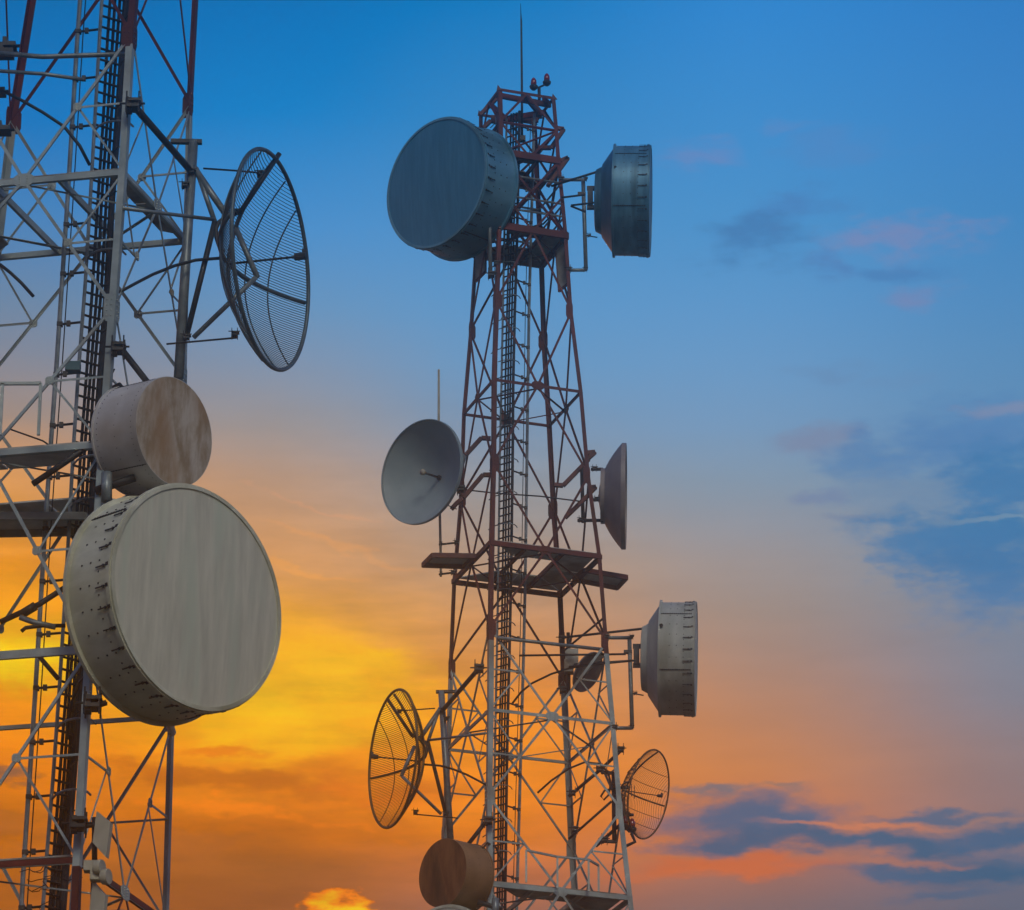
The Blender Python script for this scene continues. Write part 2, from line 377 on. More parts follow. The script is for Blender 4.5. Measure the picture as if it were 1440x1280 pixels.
    for n_i, (z, cx, h, kind) in enumerate(lv):
        big = z < 44 if not mirror else z < 26
        for (i, j) in faces:
            nn = outn(i, j, z); ci, cj = corner(i, z), corner(j, z); mid = (ci + cj) / 2
            al = cj - ci
            if kind in 'RTP':
                mem('horizontal_beam', ci, cj, HW, nn, .012)
            if kind == 'R':
                gusset(mid, nn, al, (.34, .24), pm(z))
            if kind == 'G':
                for c_, s_ in ((ci, 1), (cj, -1)):
                    gusset(c_ + al.normalized() * .07 * s_, nn, al, (.19, .5), M['red'] if paint(z + .3) else M['white'])
                if n_i > 0 and secondary.get('gring') and z in secondary['gring']: pass
            if n_i + 1 < len(lv):
                z2, _, _, k2 = lv[n_i + 1]
                ci2, cj2 = corner(i, z2), corner(j, z2); mid2 = (ci2 + cj2) / 2
                if kind in 'R' and k2 == 'G': prs = [(mid, ci2, ci), (mid, cj2, cj)]
                elif kind == 'G' and k2 in 'R': prs = [(ci, mid2, ci2), (cj, mid2, cj2)]
                elif kind in 'TPX' : prs = [(mid, ci2, ci), (mid, cj2, cj)] if kind == 'T' else [(ci, mid2, ci2), (cj, mid2, cj2)]
                else: prs = []
                for s_, e_, leg_ in prs:
                    mem('diagonal_brace', s_, e_, DW, nn, .028)
                    if kind in 'RG' and (not paint((z + z2) / 2)):
                        # redundant bracing of the pale panels: from the middle of the diagonal to the leg and to the ring corner
                        qd = (s_ + e_) / 2
                        if kind == 'R': lz = corner(i if leg_ is ci else j, qd.z); rc = leg_
                        else: lz = corner(i if leg_ is ci2 else j, qd.z); rc = leg_
                        mem('strut', qd, lz, SW, nn, .008)
                        mem('strut', qd, rc, SW, nn, -.006)
                        if z > (40 if not mirror else 20):
                            gusset(qd, nn, al, (.15, .15), pm(qd.z))
        if kind == 'R' and 0 < n_i:           # plan bracing inside the ring
            a, b_, c, d = [corner(i, z) for i in 'ABCD']
            m1, m2, m3, m4 = (a + b_) / 2, (b_ + d) / 2, (d + c) / 2, (c + a) / 2
            for p0, p1 in ((m1, m2), (m2, m3), (m3, m4), (m4, m1)):
                mem('plan_brace', p0 - Vector((0, 0, .07)), p1 - Vector((0, 0, .07)), .05, Vector((0, 0, 1)))
    return T
def T_BAND(paint, a, c):
    if paint(a - .01) == paint(c + .01): return None
    lo, hi = c, a
    for _ in range(30):
        m_ = (lo + hi) / 2
        if paint(m_) == paint(a - .01): hi = m_
        else: lo = m_
    return (lo + hi) / 2

RL = [(727,150,52,'T'),(729,196,54,'P'),(730,240,56,'P'),(731,290,60,'X'),(732,346,64,'R'),(732,452,71,'G'),(734,567,83,'R'),(737,685,90,'G'),(740,802,103,'R'),
      (742,921,110,'G'),(745,1036,117,'R'),(747,1158,125,'G'),(752,1283,134,'R'),(757,1455,148,'G'),(762,1640,162,'R')]
zr1 = P(742, 938, YR).z; zr2 = P(762, 1640, YR).z
def paint_r(z): return z > zr1 or (zr2 - 14 < z < zr2 + .1) or z < 8
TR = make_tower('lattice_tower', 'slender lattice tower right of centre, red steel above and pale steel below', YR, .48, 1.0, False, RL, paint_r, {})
kz = .8
def lmid(ay, h): return ay + h * kz * .43
LL = [(146,lmid(-700,94),94,'T'),(142,lmid(-520,108),108,'R'),(134,lmid(-330,132),132,'G'),(124,lmid(-135,150),150,'R'),(99,lmid(55,164),164,'G'),(82,lmid(243,176),176,'R'),
      (59,lmid(430,194),194,'G'),(38,lmid(620,208),208,'R'),(12,lmid(897,223),223,'G'),(-13,lmid(1185,239),239,'R')]
zl1 = P(99, lmid(68,164), YL).z; zl2 = P(-13, lmid(1192,239), YL).z
def paint_l(z): return z > zl1 or zl2 - 9 < z < zl2
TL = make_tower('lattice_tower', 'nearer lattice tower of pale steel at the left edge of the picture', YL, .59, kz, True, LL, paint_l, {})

def dn(x, y): return (683 - (x - 172) / 1.6, 1000 + (y - 243) / 1.6)     # the right tower carries a mirrored set of the left one's antennas
class Site:
    def __init__(s, T, mirror): s.T = T; s.mir = mirror
    def p(s, x, y, d=0.0):
        if s.mir: x, y = dn(x, y); d = d * 1.3
        return P(x, y, s.T.Y0 + d)
    def n(s, x, y, dx, dy, rho):                # pointing direction from how it is seen at bearing x, y
        if s.mir: x, y = dn(x, y); dx = -dx
        f = ray(x, y); r = f.cross(UP).normalized(); u = r.cross(f).normalized(); l = math.hypot(dx, dy); k = math.sqrt(1 - rho * rho)
        return (r * dx / l * k - u * dy / l * k - f * rho).normalized()
SL, SRm, SR = Site(TL, False), Site(TR, True), Site(TR, False)
def frame(c, n):
    z = Vector((0, 0, 1)); z = (z - n * z.dot(n)).normalized(); y = z.cross(n)
    return Matrix(((n.x, y.x, z.x, c.x), (n.y, y.y, z.y, c.y), (n.z, y.z, z.z, c.z), (0, 0, 0, 1)))

# ------------------------------------------------------------------ antennas
def px(site, c, v): return v * m_per_px(c) / (1.6 if site.mir else 1.0)
def drum(name, label, group, site, x, y, d, Rp, Lp, dx, dy, rho, fm_, sm_, clips=34, cone=None, rim=True, seams=(0.9, 3.6), cat='antenna'):
    c = site.p(x, y, d); n = site.n(x, y, dx, dy, rho); R = px(site, c, Rp); L = px(site, c, Lp)
    mw = frame(c, n); root = empty(name, mw); tag(root, label, cat, group)
    b = MB(); e = .012 * R
    prof = [(0, 0)] + [(.035 * R * math.cos(t * PI / 2 / 8) if rim else .012 * R, R * .985 * math.sin(t * PI / 2 / 8) if t < 8 else R * .985) for t in range(1, 9)]
    prof = [(.03 * R * (1 - (t / 10) ** 2) if rim else .008 * R * (1 - (t / 10) ** 2), R * .985 * t / 10 + .0005) for t in range(11)]
    o = b.lathe(prof, 96).build('radome', fm_, root); autosmooth(o)
    cz = cone or [(-L, .96), (-L - .16 * R, .7), (-L - .2 * R, .3), (-L - .2 * R, .001)]
    bp = [(.0, R * .985), (0, R * .995), (-L, R * .99)] + [(a, R * r_) for a, r_ in cz]
    o = MB().lathe(bp, 96).build('shroud', sm_, root); autosmooth(o, 25)
    def ring(name_, xc, r0, r1, hw, m_):
        pr = [(xc - hw, r0), (xc - hw, r1), (xc + hw, r1), (xc + hw, r0), (xc - hw, r0)]
        oo = MB().lathe(pr, 96).build(name_, m_, root); autosmooth(oo)
    if rim:
        ring('front_rim', .004 * R, R * .972, R * 1.008, .010 * R, sm_)
        ring('rim_lip', -.03 * R, R * .99, R * 1.02, .022 * R, sm_)
    ring('rear_rim', -L, R * .985, R * (1.03 if rim else 1.012), .018 * R, sm_)
    if clips:
        cl = MB()
        cl.box((-.11 * R, 0, 0), .17 * R, .012 * R, .009 * R); cl.box((-.04 * R, 0, .008 * R), .03 * R, .03 * R, .018 * R); cl.box((-.10 * R, 0, 0), .02 * R, .022 * R, .016 * R)
        me = None
        for i in range(clips):
            t = 2 * PI * (i + .3) / clips
            if me is None: oo = cl.build('rim_clip', M['dark'], root); me = oo.data
            else: oo = bpy.data.objects.new('rim_clip', me); COL.objects.link(oo); oo.parent = root
            oo.matrix_local = Matrix.Rotation(t, 4, 'X') @ Matrix.Translation((0, 0, R * 1.008))
    rv = MB()
    for row in (([.3, .5, .7] if rim else [.12, .5, .9])):
        nn_ = 60 if row in (.3, .12, .9) else 30
        for i in range(nn_):
            t = 2 * PI * i / nn_; Rm = Matrix.Rotation(t, 3, 'X')
            rv.box(Rm @ Vector((-L * row, 0, R * .992)), .014 * R, .014 * R, .012 * R, Rm)
    for t in seams:
        Rm = Matrix.Rotation(t, 3, 'X')
        for i in range(14): rv.box(Rm @ Vector((-L * (.1 + .85 * i / 14), 0, R * .995)), .02 * R, .02 * R, .016 * R, Rm)
    rv.build('rivets', M['dark'], root, stuff=True)
    for t in seams:
        Rm = Matrix.Rotation(t, 3, 'X'); MB().box(Rm @ Vector((-L * .5, 0, R * .992)), L * .96, .012 * R, .012 * R, Rm).build('seam', M['dark'], root)
    return root, mw
def local(root): return root.matrix_world.inverted()
def add_bar(root, name, pts, r, m_, n=8):
    return MB(local(root)).tube(pts, r, n).build(name, m_, root, smooth_=True)
def add_clamp(root, p, s=1.0, m_=None, name='clamp'):
    b = MB(local(root)); p = Vector(p); s *= .8
    b.box(p, .2 * s, .26 * s, .05 * s); b.box(p + Vector((.03, 0, .11 * s)), .2 * s, .24 * s, .05 * s)
    b.box(p + Vector((-.07 * s, .02, .05 * s)), .1 * s, .2 * s, .22 * s)
    for dx_, dy_ in ((-.1, -.1), (.1, -.1), (-.1, .1), (.1, .1)):
        q = p + Vector((dx_ * s, dy_ * s, 0)); b.tube([q - Vector((0, 0, .12 * s)), q + Vector((0, 0, .26 * s))], .014 * s, 6)
    b.tube([p - Vector((.22 * s, .05, -.06)), p + Vector((.2 * s, -.05, .06))], .018 * s, 6)
    return b.build(name, m_ or M['dark'], root)
def arc(a, b, sag, n=14, side=Vector((0, 0, 1))):
    a, b = Vector(a), Vector(b); return [a.lerp(b, i / n) + side * sag * 4 * (i / n) * (1 - i / n) for i in range(n + 1)]

# --- big drums
PB = 'drum antennas with a clipped flat radome'
def big_drum_pair(site, lab, fm_, sm_, d=-2.3, clips=34):
    return drum('drum_antenna', lab, PB, site, 277, 840, d, 162, 92, 70, 21 * -1, .70, fm_, sm_, clips=clips)
r_, mw_ = big_drum_pair(SL, 'largest drum antenna, streaked cream round face with clipped rim, at the lower left', M['face_cream'], M['shell_cream'])
add_bar(r_, 'mounting_arm', [TL.at(905, 'A'), SL.p(190, 905, -2.3)], .06, M['galv'])
add_bar(r_, 'mounting_arm', [TL.at(830, 'A'), SL.p(200, 830, -2.3)], .06, M['galv'])
add_bar(r_, 'feeder_cable', [SL.p(*q, dd) for q, dd in (((200,880),-2.3),((165,905),-2.0),((135,935),-1.4),((112,960),-.8),((100,990),-.4),((94,1040),-.3))], .03, M['black'])
add_clamp(r_, SL.p(130, 995, -2.35), 1.5); add_bar(r_, 'stabiliser_bar', [SL.p(122, 997, -2.3), SL.p(150, 988, -2.3)], .05, M['dark'])
add_bar(r_, 'lower_bracket', [TL.at(1030, 'C'), SL.p(232, 1000, -1.2)], .07, M['white'])
r_, _ = big_drum_pair(SRm, 'top edge of a cream drum antenna cut off by the bottom of the picture', M['face_cream'], M['shell_cream'], clips=0)
add_bar(r_, 'mounting_arm', [TR.at(1408, 'A'), SRm.p(190, 900, -2.3)], .06, M['galv'])
# top drum on the right tower
r_, _ = drum('drum_antenna', 'dark sky tinted drum antenna facing left near the top of the right tower', PB, SR, 614, 257, -1.4, 95, 62, -43, -17, .68, M['face_skytint'], M['shell_skytint'], clips=34)
add_bar(r_, 'mounting_arm', [TR.at(285, 'A'), SR.p(665, 268, -1.45)], .06, M['dark'])
add_bar(r_, 'mounting_pole', [SR.p(687, 250, -1.45), SR.p(690, 388, -1.4)], .055, M['galv'])
add_clamp(r_, SR.p(691, 388, -1.4), 1.0); add_clamp(r_, SR.p(698, 372, -1.3), .8)
add_bar(r_, 'feeder_cable', [SR.p(*q, dd) for q, dd in (((668,262),-1.3),((690,262),-1.0),((705,270),-.7),((713,288),-.4),((714,312),-.2),((713,345),-.15))], .028, M['black'])
# --- smooth drums
def small_drum(site, lab, fm_, sm_, sh=0):
    r, mw = drum('drum_antenna', lab, 'drum antennas with a plain face', site, 245 + sh, 607, -2.2, 79, 84, 62, -14, .66, fm_, sm_, clips=0, rim=False, seams=(2.5, 0.6))
    add_bar(r, 'mounting_arm', [site.p(170, 490, -1.95), site.p(213, 545, -1.95)], .055, M['dark'])
    add_clamp(r, site.p(166, 494, -2.0), 1.2)
    add_bar(r, 'feeder_cable', [site.p(*q, dd) for q, dd in (((186,560),-2.1),((168,540),-2.0),((150,548),-1.5),((138,575),-.8),((132,610),-.4),((128,650),-.3))], .028, M['black'])
    add_bar(r, 'mounting_pole', [site.p(150, 665, -2.2), site.p(150, 705, -2.2)], .09, M['galv'])
    add_bar(r, 'mounting_arm', [site.p(134, 690, -2.1), site.p(190, 672, -2.2)], .07, M['dark'])
    return r
small_drum(SL, 'grey drum antenna with brown stained face, directly above the largest cream drum', M['face_tan'], M['shell_grey'])
small_drum(SRm, 'drum antenna tinted brown by sunset glow, facing left at the foot of the right tower', M['face_glowtint'], M['shell_glowtint'], 24)
# --- edge-on drums on the right tower
def edge_drum(lab, fx, y, L, R, sm_, fm_, tips):
    c = SR.p(fx, y, -.6); mp = m_per_px(c)
    cone = [(-(L + .5) * mp, .97), (-(L + 17) * mp, .66), (-(L + 17) * mp, .62), (-(L + 26) * mp, .56), (-(L + 27) * mp, .5), (-(L + 27) * mp, .001)]
    r, mw = drum('drum_antenna', lab, 'drum antennas seen from the side', SR, fx, y, -.6, R, L, 1, .01, .03, fm_, sm_, clips=30, cone=cone, seams=(1.0, 2.1))
    x0 = fx - L - 27            # back plate
    pole_x = x0 - 14
    add_bar(r, 'mounting_pole', [SR.p(pole_x - 3, y - 31, -.6), SR.p(pole_x + 1, y + 97, -.6)], .055, M['galv'])
    for yy in (y - 30, y + 97):
        q = TR.at(yy, 'B'); add_bar(r, 'mounting_arm', [q, SR.p(pole_x, yy, -.6)], .05, M['galv']); add_clamp(r, q, .7); add_clamp(r, SR.p(pole_x, yy, -.6), .5)
    b = MB(local(r)); b.box(SR.p(pole_x + 7, y - 6, -.6), .15, .2, .55); b.box(SR.p(pole_x + 10, y - 18, -.6), .3, .12, .1); b.box(SR.p(pole_x + 10, y + 9, -.6), .3, .12, .1)
    b.box(SR.p(pole_x - 5, y - 10, -.6), .22, .12, .08); b.build('mount_bracket', M['dark'], r)
    for (xa, ya, xb, yb, rr) in tips: add_bar(r, 'stay_rod', [SR.p(xa, ya, -.7), SR.p(xb, yb, -.9)], rr, M['dark'])
    add_bar(r, 'stay_rod', [SR.p(pole_x, y + 48, -.6), SR.p(x0 + 3, y + 51, -.6)], .018, M['dark'])
    add_clamp(r, SR.p(pole_x + 5, y + 49, -.6), .4)
    mb = MB(local(r)); mb.tube([SR.p(fx - L - 1, y - 47, -1.95), SR.p(fx - L + 1, y - 47.5, -2.05)], .05, 8); mb.build('stay_lug', M['dark'], r)
    return r
r_ = edge_drum('sky tinted metal drum antenna seen from the side at the top right of the tower', 914, 283, 50, 78, M['edge_skytint'], M['face_skytint'],
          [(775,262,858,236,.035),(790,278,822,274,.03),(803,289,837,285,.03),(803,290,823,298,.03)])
r_ = edge_drum('greyish olive drum antenna seen from the side, halfway down the right tower', 978, 927, 49, 80, M['edge'], M['face_cream'],
          [(789,897,924,882,.035),(730,922,880,920,.03),(800,938,892,929,.03)])
add_bar(r_, 'stay_rod', [TR.at(868, 'B'), SR.p(793, 915, .6)], .03, M['dark'])
cable_pts = [SR.p(x, y, -.9 + .1 * i) for i, (x, y) in enumerate([(892,929),(860,931),(830,934),(800,940),(775,948),(748,961),(733,973),(720,990)])]
add_bar(r_, 'feeder_cable', cable_pts, .03, M['black'])
add_bar(r_, 'mounting_arm', [TR.at(898,'A') + Vector((.2,-.06,0)), SR.p(852, 914, -.95)], .05, M['galv'])

# --- solid dishes
def solid_dish(name, label, group, site, x, y, d, Rp, Dp, dx, dy, rho, m_, lip=.05, hub=None, feed=True, back=None):
    c = site.p(x, y, d); n = site.n(x, y, dx, dy, rho); R = px(site, c, Rp); D = px(site, c, Dp)
    root = empty(name, frame(c, n)); tag(root, label, 'antenna', group)
    pr = [(-D * (1 - (t / 12) ** 2), R * t / 12 + .0004) for t in range(13)]
    pr += [(lip * R, R), (lip * R, R * 1.015), (-lip * R * .4, R * 1.015)] + [(-D * (1 - (t / 12) ** 2) - .03 * R, R * t / 12 + .0004) for t in range(12, -1, -1)]
    o = MB().lathe(pr, 72).build('reflector', m_, root); autosmooth(o)
    if hub: o = MB().lathe([(hub[0] * R, .001), (hub[0] * R, hub[1] * R), (hub[2] * R, hub[1] * R), (hub[2] * R, .001)], 48).build('hub', m_, root); autosmooth(o)
    if feed:
        MB().tube([(-D, 0, 0), (-D * .1, 0, 0)], .022 * R, 10).build('feed_boom', M['dark'], root, smooth_=True)
        MB().tube([(-D - .01, 0, 0), (-D * .93, 0, 0)], .05 * R, 12).build('feed_base', M['dark'], root)
        MB().tube([(-D * .1, 0, 0), (D * .02, 0, 0)], [.05 * R, .06 * R], 14).build('feed_horn', M['panelc'], root, smooth_=True)
    return root
r_ = solid_dish('dish_antenna', 'slate grey open dish with a short feed, facing left on the right tower', None, SR, 594, 664, -.4, 75, 36, -27, -9, .70, M['dish'])
add_bar(r_, 'mounting_arm', [SR.p(640, 676, -.2), TR.at(690, 'C')], .06, M['dark']); add_clamp(r_, SR.p(648, 690, .4), 1.1)
add_bar(r_, 'stay_rod', [SR.p(628, 710, .2), SR.p(642, 716, .4)], .015, M['dark']); add_bar(r_, 'mounting_arm', [SR.p(645, 668, .3), SR.p(653, 640, .4)], .07, M['galv'])
add_bar(r_, 'stay_rod', [SR.p(655, 689, .6), SR.p(700, 694, 0), SR.p(760, 698, -.5), SR.p(815, 705, -.9)], .02, M['dark'])
r_ = solid_dish('dish_antenna', 'mauve grey dish seen exactly edge on, on the right side of the right tower', None, SR, 876, 698, -.6, 74, 32, 1, .005, .02, M['dishb'], lip=.06, hub=(-.42, .53, -.3), feed=False)
for yy, x0 in ((660, 831), (703, 834), (732, 812)):
    add_bar(r_, 'mounting_arm', [SR.p(x0, yy, -.6), SR.p(848, yy, -.6)], .05, M['dark']); add_clamp(r_, SR.p(x0 + 5, yy, -.65), .6)
add_bar(r_, 'mounting_pole', [SR.p(818, 655, -.6), SR.p(820, 735, -.6)], .05, M['dark'])
r_ = solid_dish('dish_antenna', 'small taupe dish seen from behind through the lattice of the right tower', None, SR, 826, 945, .9, 30, 6, 19, 10, .55, M['dishb'], hub=(-.34, .3, -.18), feed=False)
b = MB(local(r_)); b.bar(SR.p(848, 919, .7), SR.p(812, 955, .7), .12, .16); b.build('back_brace', M['dark'], r_)
b = MB(local(r_)); b.box(SR.p(804, 925, .8), .35, .3, .42); b.box(SR.p(800, 938, .8), .25, .3, .35); b.build('radio_box', M['deck'], r_)
add_bar(r_, 'mounting_pole', [SR.p(799, 890, .9), SR.p(800, 978, .9)], .05, M['dark']); add_clamp(r_, SR.p(792, 972, .9), 1.0); add_clamp(r_, SR.p(790, 900, .9), .9)

# --- grid dishes
def grid_dish(label, site, x, y, d, Rp, Dp, dx, dy, rho, wires, vertical, m_, feedlen=.28):
    c = site.p(x, y, d); n = site.n(x, y, dx, dy, rho); R = px(site, c, Rp); D = px(site, c, Dp)
    root = empty('grid_dish_antenna', frame(c, n)); tag(root, label, 'antenna', 'grid dish antennas')
    f = lambda a, b_: -D * (1 - (a * a + b_ * b_) / (R * R))
    circ = [(0, R * math.cos(2 * PI * i / 72), R * math.sin(2 * PI * i / 72)) for i in range(73)]
    MB().tube(circ, .02 * R, 8, False).build('rim', m_, root, smooth_=True)
    w = MB()
    for i in range(wires):
        s_ = -R + 2 * R * (i + .5) / wires; hw = math.sqrt(max(R * R - s_ * s_, 0)) * .998
        pts = []
        for j in range(17):
            t = -hw + 2 * hw * j / 16
            pts.append((f(t, s_), t, s_) if not vertical else (f(s_, t), s_, t))
        w.tube(pts, .0040 * R, 4, False)
    w.build('grid_wires', m_, root, stuff=True)
    def rib(vert, off, r_, nm):
        hw = math.sqrt(R * R - off * off) * .985; pts = []
        for j in range(25):
            t = -hw + 2 * hw * j / 24
            pts.append((f(off, t) - .012 * R, off, t) if vert else (f(t, off) - .012 * R, t, off))
        MB().tube(pts, r_ * R, 6).build(nm, m_, root, smooth_=True)
    rib(not vertical, 0, .02, 'main_rib'); rib(vertical, 0, .02, 'main_rib')
    for o_ in (-.62, -.32, .32, .62): rib(not vertical, o_ * R, .007, 'cross_rib')
    MB().tube([(-D, 0, 0), (R * feedlen, 0, 0)], .011 * R, 8).build('feed_boom', M['dark'], root)
    b = MB(); b.tube([(R * (feedlen - .05), 0, 0), (R * (feedlen + .06), 0, 0)], .035 * R, 10); b.box((R * (feedlen + .04), 0, .02 * R), .04 * R, .03 * R, .1 * R)
    b.build('feed_head', M['dark'], root)
    return root, R, D
def grid_mount(site, r, T):
    # vertical mounting pipe, head beam and triangulated arms back to the tower
    pd = -.1; C = T.corner
    add_bar(r, 'mounting_pole', [site.p(272, 198, pd), site.p(251, 532, pd)], .085, M['galv'])
    b = MB(local(r)); b.bar(site.p(240, 199, pd), site.p(284, 200, pd), .1, .07); b.build('head_beam', M['dark'], r)
    add_bar(r, 'mounting_arm', [site.p(188, 148, -1.9), site.p(272, 245, pd)], .06, M['dark'])
    add_clamp(r, site.p(187, 152, -1.95), 1.3)
    add_bar(r, 'mounting_arm', [site.p(272, 235, pd), site.p(318, 302, -.2)], .06, M['galv'])
    add_bar(r, 'mounting_arm', [site.p(276, 237, pd), site.p(302, 312, -.2)], .045, M['galv'])
    add_bar(r, 'mounting_arm', [site.p(302, 312, -.2), site.p(262, 474, pd)], .05, M['dark'])
    add_bar(r, 'mounting_arm', [site.p(172, 293, -1.8), site.p(302, 309, -.2)], .035, M['galv'])
    add_bar(r, 'mounting_arm', [site.p(272, 475, pd), site.p(360, 390, -.3)], .045, M['galv'])
    add_bar(r, 'mounting_arm', [site.p(332, 322, -.3), site.p(362, 390, -.3)], .05, M['galv'])
    add_bar(r, 'face_strut', [site.p(393, 216, -.35), site.p(337, 300, -.4)], .045, M['dark'])
    add_bar(r, 'support_hoop', [site.p(*q, -.2) for q in ((330,300),(318,304),(308,312),(304,322),(304,334),(308,346),(314,354))], .035, M['dark'])
    add_bar(r, 'stay_rod', [site.p(286, 237, pd), site.p(330, 240, -.15), site.p(364, 243, -.3)], .018, M['dark'])
    add_bar(r, 'stay_rod', [site.p(234, 484, pd - .2), site.p(334, 475, -.2)], .018, M['dark'])
    add_bar(r, 'feeder_cable', [site.p(*q, dd) for q, dd in (((168,411),-1.7),((190,399),-1.3),((215,386),-.9),((245,374),-.5),((275,366),-.3),((312,363),-.2))], .028, M['black'])
    for q in ((262, 476), (269, 243), (330, 472), (366, 246), (333, 300), (260, 262)): add_clamp(r, site.p(*q, -.2), .6)
gl = 'grid dish antennas'
r_, _, _ = grid_dish('largest grid dish antenna with horizontal wires, beside the left tower against blue sky', SL, 381, 365, -.3, 156, 62, 56, -6, .33, 78, False, M['wire'])
grid_mount(SL, r_, TL)
r_, _, _ = grid_dish('grid dish antenna facing left, above the brown tinted drum on the right tower', SRm, 381, 350, -.3, 156, 62, 56, -6, .33, 78, False, mat('glow_tinted_dish_wire', (.12,.065,.025), (.20,.11,.04), .5))  # golden brown of the low sunset glow painted into the wire colour
grid_mount(SRm, r_, TR)
r_, _, _ = grid_dish('smallest grid dish, vertical wires, low on the right side of the right tower', SR, 912, 1117, -.6, 63, 36, 27, 4, .44, 46, True, mat('brown_grid_wire', (.13,.06,.025), (.20,.10,.04), .5))
add_bar(r_, 'mounting_pole', [SR.p(863, 1087, -.7), SR.p(864, 1184, -.7)], .06, M['dark'])
b = MB(local(r_)); b.bar(SR.p(845, 1086, -.7), SR.p(868, 1088, -.7), .1, .07); b.build('head_beam', M['dark'], r_); b = MB(local(r_)); b.bar(SR.p(848, 1183, -.7), SR.p(868, 1184, -.7), .1, .07); b.build('foot_beam', M['dark'], r_)
for a_, c_, rr in (((800,1120),(845,1082),.045),((845,1082),(874,1055),.045),((800,1180),(860,1127),.035),((838,1190),(872,1160),.045),((864,1108),(884,1108),.045),((866,1148),(890,1146),.04)):
    add_bar(r_, 'mounting_arm', [SR.p(*a_, -.3), SR.p(*c_, -.75)], rr, M['dark'])
for q in ((805,1117),(843,1084),(873,1056),(808,1168),(850,1183),(866,1107),(880,1148)): add_clamp(r_, SR.p(*q, -.7), .9)
add_bar(r_, 'feeder_cable', [SR.p(*q, -.8) for q in ((756,1115),(775,1098),(800,1081),(822,1072),(842,1074),(855,1085),(859,1102),(856,1118),(849,1125),(845,1120),(850,1112),(858,1110),(874,1108))], .028, M['black'])
b = MB(local(r_))
for i in range(4): b.bar(SR.p(880 + i * 4, 1103 + i % 2 * 2, -1.0), SR.p(880 + i * 4, 1120 + i % 2 * 3, -1.0), .02, .02)
b.build('dipole_elements', M['dark'], r_)

# --- panel antennas and two small round dishes at the bottom left
def panel(lab, pts, d):
    ps = [SL.p(x, y, d + i) for (x, y, i) in pts]; c = sum(ps, Vector()) / len(ps); n = (ps[1] - ps[0]).cross(ps[2] - ps[0]).normalized()
    root = empty('panel_antenna', Matrix.Translation(c)); tag(root, lab, 'antenna', 'flat panel antennas')
    o = MB(local(root)).plate(ps, n, .1).build('panel', M['panelc'], root)
    return root
r_ = panel('upper flat diamond shaped panel antenna at bottom left, above two little round dishes', [(138,1142,0),(157,1158,-.1),(151,1207,-.1),(132,1186,0)], -2.6)
add_bar(r_, 'mounting_pole', [SL.p(133, 1150, -2.3), SL.p(133, 1225, -2.3)], .045, M['dark']); add_bar(r_, 'mounting_arm', [SL.p(104, 1164, -2.4), SL.p(134, 1160, -2.4)], .04, M['dark'])
add_clamp(r_, SL.p(110, 1164, -2.5), 1.4)
r_ = panel('lower flat panel antenna at bottom left, under the two little round dishes', [(132,1240,0),(150,1260,-.1),(146,1300,-.1),(126,1300,0)], -2.6)
add_bar(r_, 'mounting_pole', [SL.p(132, 1225, -2.3), SL.p(130, 1310, -2.3)], .045, M['dark'])
for (x, y, lab) in ((142, 1220, 'upper of two little round dishes at bottom left between the panel antennas'), (151, 1233, 'lower of two little round dishes at bottom left between the panel antennas')):
    c = SL.p(x, y, -2.8); n = SL.n(x, y, 1, -.1, .45); root = empty('small_dish', frame(c, n)); tag(root, lab, 'antenna', 'little round dishes')
    o = MB().lathe([(.03, .001), (.03, .12), (0, .13), (-.08, .12), (-.1, .05), (-.28, .05), (-.28, .001)], 24).build('dish_body', M['panelc'], root); autosmooth(o)
    b = MB(local(root)); b.box(SL.p(x - 14, y - 1, -2.7), .22, .2, .16); b.build('radio_box', M['panelc'], root)
    add_bar(root, 'mounting_arm', [SL.p(x - 20, y - 2, -2.65), SL.p(132, y, -2.4)], .025, M['dark'])

